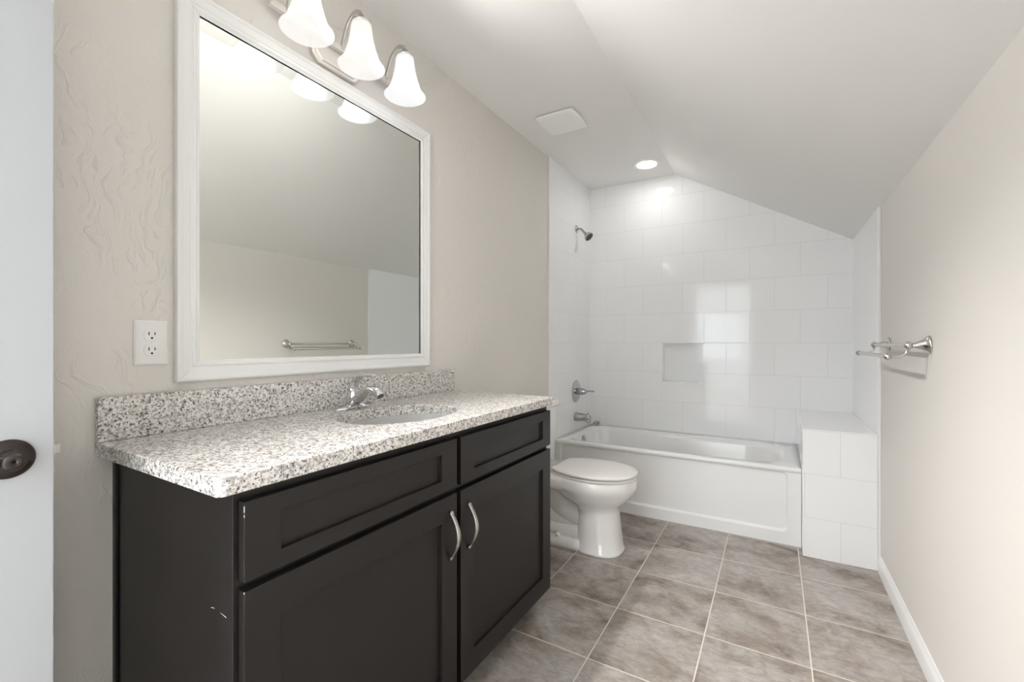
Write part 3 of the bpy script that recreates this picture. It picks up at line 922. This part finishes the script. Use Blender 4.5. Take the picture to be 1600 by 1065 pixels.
# apron: a recessed panel above a projecting skirt
bm = newbm()
o4 = [(TX0, 0.001), (TX1, 0.001), (TX1, ZT - 0.024), (TX0, ZT - 0.024)]
px0, px1, pz0, pz1 = TX0 + 0.050, 1.428, 0.082, ZT - 0.030
def rr2(d, r): return rrect(px0 - d, px1 + d, pz0 - d, pz1 + min(d, 0.003), r, 6)
inner = [rr2(0.012, 0.035), rr2(0.006, 0.030), rr2(0.0, 0.025)]
nring = len(inner[0])
def outer_pts():
    """outer rectangle sampled to pair with the rounded ring"""
    cx, cz = (px0 + px1) / 2, (pz0 + pz1) / 2
    res = []
    n6 = nring // 4
    for i in range(nring):
        q = i // n6; k = i % n6
        corner = [(TX1, ZT - 0.024), (TX0, ZT - 0.024), (TX0, 0.001), (TX1, 0.001)][q]
        x, z = inner[0][i]
        if k == n6 // 2: res.append(corner)
        elif (k < n6 // 2) == (q in (0, 2)): res.append((corner[0], z))
        else: res.append((x, corner[1]))
    return res
op = outer_pts()
yf, yr = YF + 0.001, YF + 0.014
loft(bm, [[(x, YF + 0.03, z) for x, z in op], [(x, yf, z) for x, z in op], [(x, yf, z) for x, z in inner[0]], [(x, yf + 0.006, z) for x, z in inner[1]], [(x, yr, z) for x, z in inner[2]]], False, True)
obj('apron', bm, M['tub'], tb, bevel=0.002)
bm = newbm()
OVX = TX0 + 0.087
lathe(bm, (OVX - 0.004, 3.235, ZT - 0.062), (1, 0, -0.10 + 0.22), [(0, 0.036), (0.008, 0.036), (0.012, 0.032), (0.0135, 0.012), (0.017, 0.008), (0.018, 0.001)], 32)
obj('overflow_plate', bm, M['chrome_d'], tb, smooth=False, bevel=0.001)

# drain stopper lying on the far rim
ds = thing('drain_stopper', 'small chrome drain stopper lying on the tub rim under spout', 'stopper', (0.075, 3.56, ZT))
bm = newbm()
dc = Vector((0.082, 3.556, ZT + 0.0215))
lathe(bm, dc, (0.85, -0.5, 0.0), [(-0.004, 0.016), (0.0, 0.0195), (0.014, 0.021), (0.020, 0.0205), (0.021, 0.016), (0.012, 0.014)], 28)
obj('stopper_cap', bm, M['chrome_d'], ds, bevel=0.0006)
bm = newbm()
lathe(bm, dc, (-0.85, 0.5, -0.25), [(0.002, 0.006), (0.020, 0.005), (0.022, 0.0065), (0.034, 0.0065), (0.036, 0.004)], 16)
obj('stopper_post', bm, M['chrome_d'], ds, smooth=False)

# ------------------------------------------------------------------ shower fittings on the left alcove wall
TW = TILE_T
sh = thing('overhead_shower', 'chrome shower head on a bent arm high on tiled wall', 'shower', (TW, 3.304, 2.038))
bm = newbm(); lathe(bm, (TW, 3.304, 2.038), (1, 0, 0), [(0, 0.031), (0.003, 0.030), (0.008, 0.022), (0.011, 0.014)], 28)
obj('flange', bm, M['chrome_d'], sh, smooth=True)
bm = newbm(); tube(bm, [(TW + 0.005, 3.304, 2.038), (0.034, 3.304, 2.038), (0.052, 3.304, 2.030), (0.068, 3.304, 2.012), (0.078, 3.304, 2.001)], 0.0088, n=14)
obj('shower_arm', bm, M['chrome_d'], sh, smooth=True)
bm = newbm(); lathe(bm, (0.075, 3.304, 2.004), (0.72, -0.10, -0.69), [(0, 0.010), (0.006, 0.0125), (0.014, 0.0125), (0.018, 0.011), (0.024, 0.017), (0.040, 0.031), (0.052, 0.037), (0.060, 0.038), (0.064, 0.036)], 32)
hd = obj('spray_head', bm, M['chrome_d'], sh, smooth=True)
bm = newbm(); lathe(bm, Vector((0.075, 3.304, 2.004)) + Vector((0.72, -0.10, -0.69)).normalized() * 0.0637, (0.72, -0.10, -0.69), [(0, 0.034), (0.0015, 0.033), (0.002, 0.02)], 28)
obj('spray_face', bm, M['rubber'], hd)

vt = thing('shower_valve', 'round chrome shower valve with lever above the tub spout', 'shower valve', (TW, 3.29, 0.742))
VC = Vector((TW, 3.292, 0.742))
bm = newbm(); lathe(bm, VC, (1, 0, 0), [(0, 0.088), (0.003, 0.088), (0.007, 0.082), (0.010, 0.060), (0.013, 0.034)], 44)
obj('escutcheon', bm, M['chrome_d'], vt, smooth=True)
bm = newbm(); lathe(bm, VC, (1, 0, 0), [(0.010, 0.027), (0.030, 0.025), (0.033, 0.027), (0.050, 0.027), (0.072, 0.023), (0.088, 0.015), (0.092, 0.010)], 30)
tube(bm, [VC + Vector((0.080, 0, 0.002)), VC + Vector((0.105, -0.002, 0.006)), VC + Vector((0.130, -0.004, 0.008)), VC + Vector((0.152, -0.006, 0.007))], [0.011, 0.0075, 0.008, 0.0095], n=14, flat=0.9)
obj('lever_handle', bm, M['chrome_d'], vt, smooth=True)

sp = thing('tub_spout', 'chrome tub spout sticking out of white tile wall', 'spout', (TW, 3.285, 0.535))
SC = Vector((TW, 3.285, 0.541))
bm = newbm()
lathe(bm, SC, (1, 0, 0), [(0, 0.034), (0.004, 0.0345), (0.05, 0.0315), (0.085, 0.0285), (0.108, 0.027), (0.122, 0.024), (0.128, 0.015)], 32)
lathe(bm, SC + Vector((0.104, 0, -0.012)), (0.12, 0, -1), [(0, 0.020), (0.020, 0.020), (0.024, 0.019), (0.024, 0.016)], 24)
obj('spout_body', bm, M['chrome_d'], sp, smooth=True)
bm = newbm(); lathe(bm, SC + Vector((0.107, 0, -0.0365)), (0.12, 0, -1), [(0, 0.0165), (0.001, 0.016)], 20)
obj('spout_mouth', bm, M['dark'], sp)
bm = newbm(); lathe(bm, SC + Vector((0.104, 0, 0.024)), (0, 0, 1), [(0, 0.004), (0.010, 0.004), (0.011, 0.0075), (0.017, 0.0075), (0.019, 0.005)], 18)
obj('diverter_knob', bm, M['chrome_d'], sp, smooth=True)

# ------------------------------------------------------------------ toilet
TCY = 2.342
tl = thing('toilet', 'white two piece toilet with closed lid between vanity and tub', 'toilet', (0.36, TCY, 0))
def egg(xb, xf, hw, z, n=40, p=2.25, front=0.56):
    """egg-shaped ring; widest at 'front' share of its length from the front"""
    xm = xf - (xf - xb) * front
    pts = []
    for j in range(n):
        a = 2 * PI * j / n
        c, s = math.cos(a), math.sin(a)
        cx = (abs(c) ** (2 / p)) * (1 if c >= 0 else -1)
        sy = (abs(s) ** (2 / p)) * (1 if s >= 0 else -1)
        L_ = (xf - xm) if c >= 0 else (xm - xb)
        pts.append((xm + L_ * cx, TCY + hw * sy, z))
    return pts
bm = newbm()
loft(bm, [egg(0.425, 0.673, 0.119, 0.001, p=2.7), egg(0.423, 0.675, 0.121, 0.005, p=2.7), egg(0.424, 0.674, 0.120, 0.014, p=2.7), egg(0.428, 0.668, 0.116, 0.020, p=2.7),
          egg(0.430, 0.662, 0.110, 0.09, p=2.6), egg(0.430, 0.655, 0.103, 0.16, p=2.5), egg(0.428, 0.650, 0.099, 0.215, p=2.4),
          egg(0.415, 0.653, 0.101, 0.238, p=2.3), egg(0.385, 0.668, 0.116, 0.256, p=2.2), egg(0.345, 0.693, 0.138, 0.277, p=2.2), egg(0.305, 0.715, 0.157, 0.302, p=2.2),
          egg(0.270, 0.731, 0.171, 0.328, p=2.2), egg(0.252, 0.738, 0.179, 0.343, p=2.2), egg(0.240, 0.743, 0.182, 0.358, p=2.2), egg(0.236, 0.744, 0.182, 0.395, p=2.2), egg(0.240, 0.740, 0.178, 0.4015, p=2.2)])
# rear shelf that carries the tank
loft(bm, [[(x, y + TCY, z) for x, y in rrect(0.03, x1, -h, h, 0.06, 6)] for z, h, x1 in ((0.322, 0.120, 0.40), (0.334, 0.160, 0.43), (0.345, 0.174, 0.44), (0.391, 0.178, 0.44), (0.3975, 0.173, 0.43))])
# foot behind the pedestal
loft(bm, [[(x, y + TCY, z) for x, y in rrect(0.10, 0.48, -h, h, 0.05, 5)] for z, h in ((0.001, 0.115), (0.03, 0.114), (0.052, 0.108), (0.058, 0.095))])
loft(bm, [[(x, y + TCY, z) for x, y in rrect(0.12, 0.46, -h, h, 0.04, 5)] for z, h in ((0.05, 0.088), (0.10, 0.075), (0.118, 0.06))])
# trapway: an S-shaped tube down each flank
tube(bm, [(0.26, TCY, 0.31), (0.285, TCY, 0.26), (0.335, TCY, 0.205), (0.42, TCY, 0.17), (0.50, TCY, 0.165)], [0.07, 0.075, 0.078, 0.075, 0.06], n=22)
tube(bm, [(0.155, TCY, 0.33), (0.175, TCY, 0.25), (0.235, TCY, 0.17), (0.315, TCY, 0.128), (0.42, TCY, 0.115)], [0.06, 0.062, 0.066, 0.066, 0.06], n=22)
tube(bm, [(0.10, TCY, 0.33), (0.12, TCY, 0.22), (0.18, TCY, 0.12), (0.27, TCY, 0.075), (0.40, TCY, 0.06)], [0.05, 0.055, 0.07, 0.078, 0.07], n=22)
obj('bowl', bm, M['porc'], tl, smooth=True)
def slab(name, xb, xf, hw, z0, z1, mat, crown=0.0, back=0.11):
    bm = newbm()
    def out(d, z):
        pts = []
        n = 48
        xm = xf - 0.235
        for j in range(n):
            a = -PI * 0.80 + 2 * PI * 0.80 * j / (n - 1)
            c, s = math.cos(a), math.sin(a)
            L_ = (xf - d - xm) if c >= 0 else (xm - (xb - 0.045) - d)
            x = xm + L_ * (abs(c) ** (2 / 2.15)) * (1 if c >= 0 else -1)
            x = max(x, xb + d)
            pts.append((x, TCY + (hw - d) * (abs(s) ** (2 / 2.15)) * (1 if s >= 0 else -1), z))
        return pts
    rr_ = [out(0.003, z0), out(0.0, z0 + 0.003), out(0.0, z1 - 0.005), out(0.0018, z1 - 0.0018), out(0.006, z1)]
    if crown: rr_ += [out(0.04, z1 + crown * 0.6), out(0.10, z1 + crown)]
    loft(bm, rr_)
    return obj(name, bm, mat, tl, smooth=True)
slab('seat', 0.312, 0.741, 0.181, 0.4030, 0.4175, M['lid'])
slab('lid', 0.308, 0.748, 0.187, 0.4225, 0.4370, M['lid'], crown=0.005)
for s in (-1, 1):
    bm = newbm()
    tube(bm, [(0.296, TCY + s * 0.075 - 0.026, 0.418), (0.296, TCY + s * 0.075 + 0.026, 0.418)], 0.0105, n=14)
    box(bm, 0.278, 0.310, TCY + s * 0.075 - 0.016, TCY + s * 0.075 + 0.016, 0.3978, 0.416)
    obj('hinge', bm, M['lid'], tl, bevel=0.001)
    bm = newbm(); lathe(bm, (0.335, TCY + s * 0.099, 0.056), (0, 0, 1), [(0, 0.013), (0.010, 0.0125), (0.018, 0.008), (0.020, 0.002)], 18)
    obj('bolt_cap', bm, M['plastic'], tl, smooth=True)
bm = newbm()
loft(bm, [[(x, y + TCY, z) for x, y in rrect(0.012, xf, -h, h, r, 5)] for z, xf, h, r in ((0.3980, 0.165, 0.185, 0.03), (0.41, 0.180, 0.200, 0.035), (0.55, 0.190, 0.212, 0.035), (0.733, 0.195, 0.218, 0.03))])
obj('tank', bm, M['porc'], tl, smooth=False, bevel=0.003)
bm = newbm()
loft(bm, [[(x, y + TCY, z) for x, y in rrect(0.008 - d * 0, 0.206 - d, -0.229 + d, 0.229 - d, 0.03, 5)] for z, d in ((0.7335, 0.006), (0.738, 0.0), (0.760, 0.0), (0.768, 0.004), (0.771, 0.012))])
obj('tank_lid', bm, M['porc'], tl, smooth=False, bevel=0.002)
bm = newbm()
lathe(bm, (0.196, TCY - 0.155, 0.68), (1, 0, 0), [(0, 0.013), (0.006, 0.012), (0.016, 0.008)], 18)
tube(bm, [(0.212, TCY - 0.155, 0.68), (0.216, TCY - 0.12, 0.678), (0.216, TCY - 0.085, 0.672)], [0.007, 0.006, 0.007], n=12)
obj('flush_lever', bm, M['chrome'], tl, smooth=True)

# ------------------------------------------------------------------ double towel bar
tr = thing('towel_rail', 'brushed nickel double towel bar on the right wall', 'towel bar', (W, 2.30, 1.12))
Y0, Y1 = 2.000, 2.604
UX, UZ, LXX, LZ = 1.7690, 1.1200, 1.7138, 1.0810
for y in (Y0, Y1):
    bm = newbm()
    lathe(bm, (W - 0.0004, y, 1.1225), (UX - W, 0, UZ - 1.1225), [(0, 0.030), (0.003, 0.0315), (0.006, 0.0285), (0.010, 0.0225), (0.020, 0.0165), (0.032, 0.0115), (0.040, 0.008), (0.050, 0.0095)], 28)
    obj('post', bm, M['nickel'], tr, smooth=True)
    bm = newbm()
    sphere(bm, (UX, y, UZ), 0.0135, 20)
    sphere(bm, (LXX, y, LZ), 0.0125, 20)
    tube(bm, [(UX, y, UZ - 0.008), (UX - 0.006, y, UZ - 0.026), (UX - 0.022, y, UZ - 0.038), (LXX + 0.008, y, LZ - 0.001)], 0.0042, n=12)
    obj('bracket', bm, M['nickel'], tr, smooth=True)
for x, z in ((UX, UZ), (LXX, LZ)):
    bm = newbm(); lathe(bm, (x, Y0, z), (0, 1, 0), [(0, 0.0078), (Y1 - Y0, 0.0078)], 20)
    obj('bar', bm, M['nickel'], tr, smooth=False)
    for p in tr.children[-1].data.polygons:
        p.use_smooth = len(p.vertices) == 4
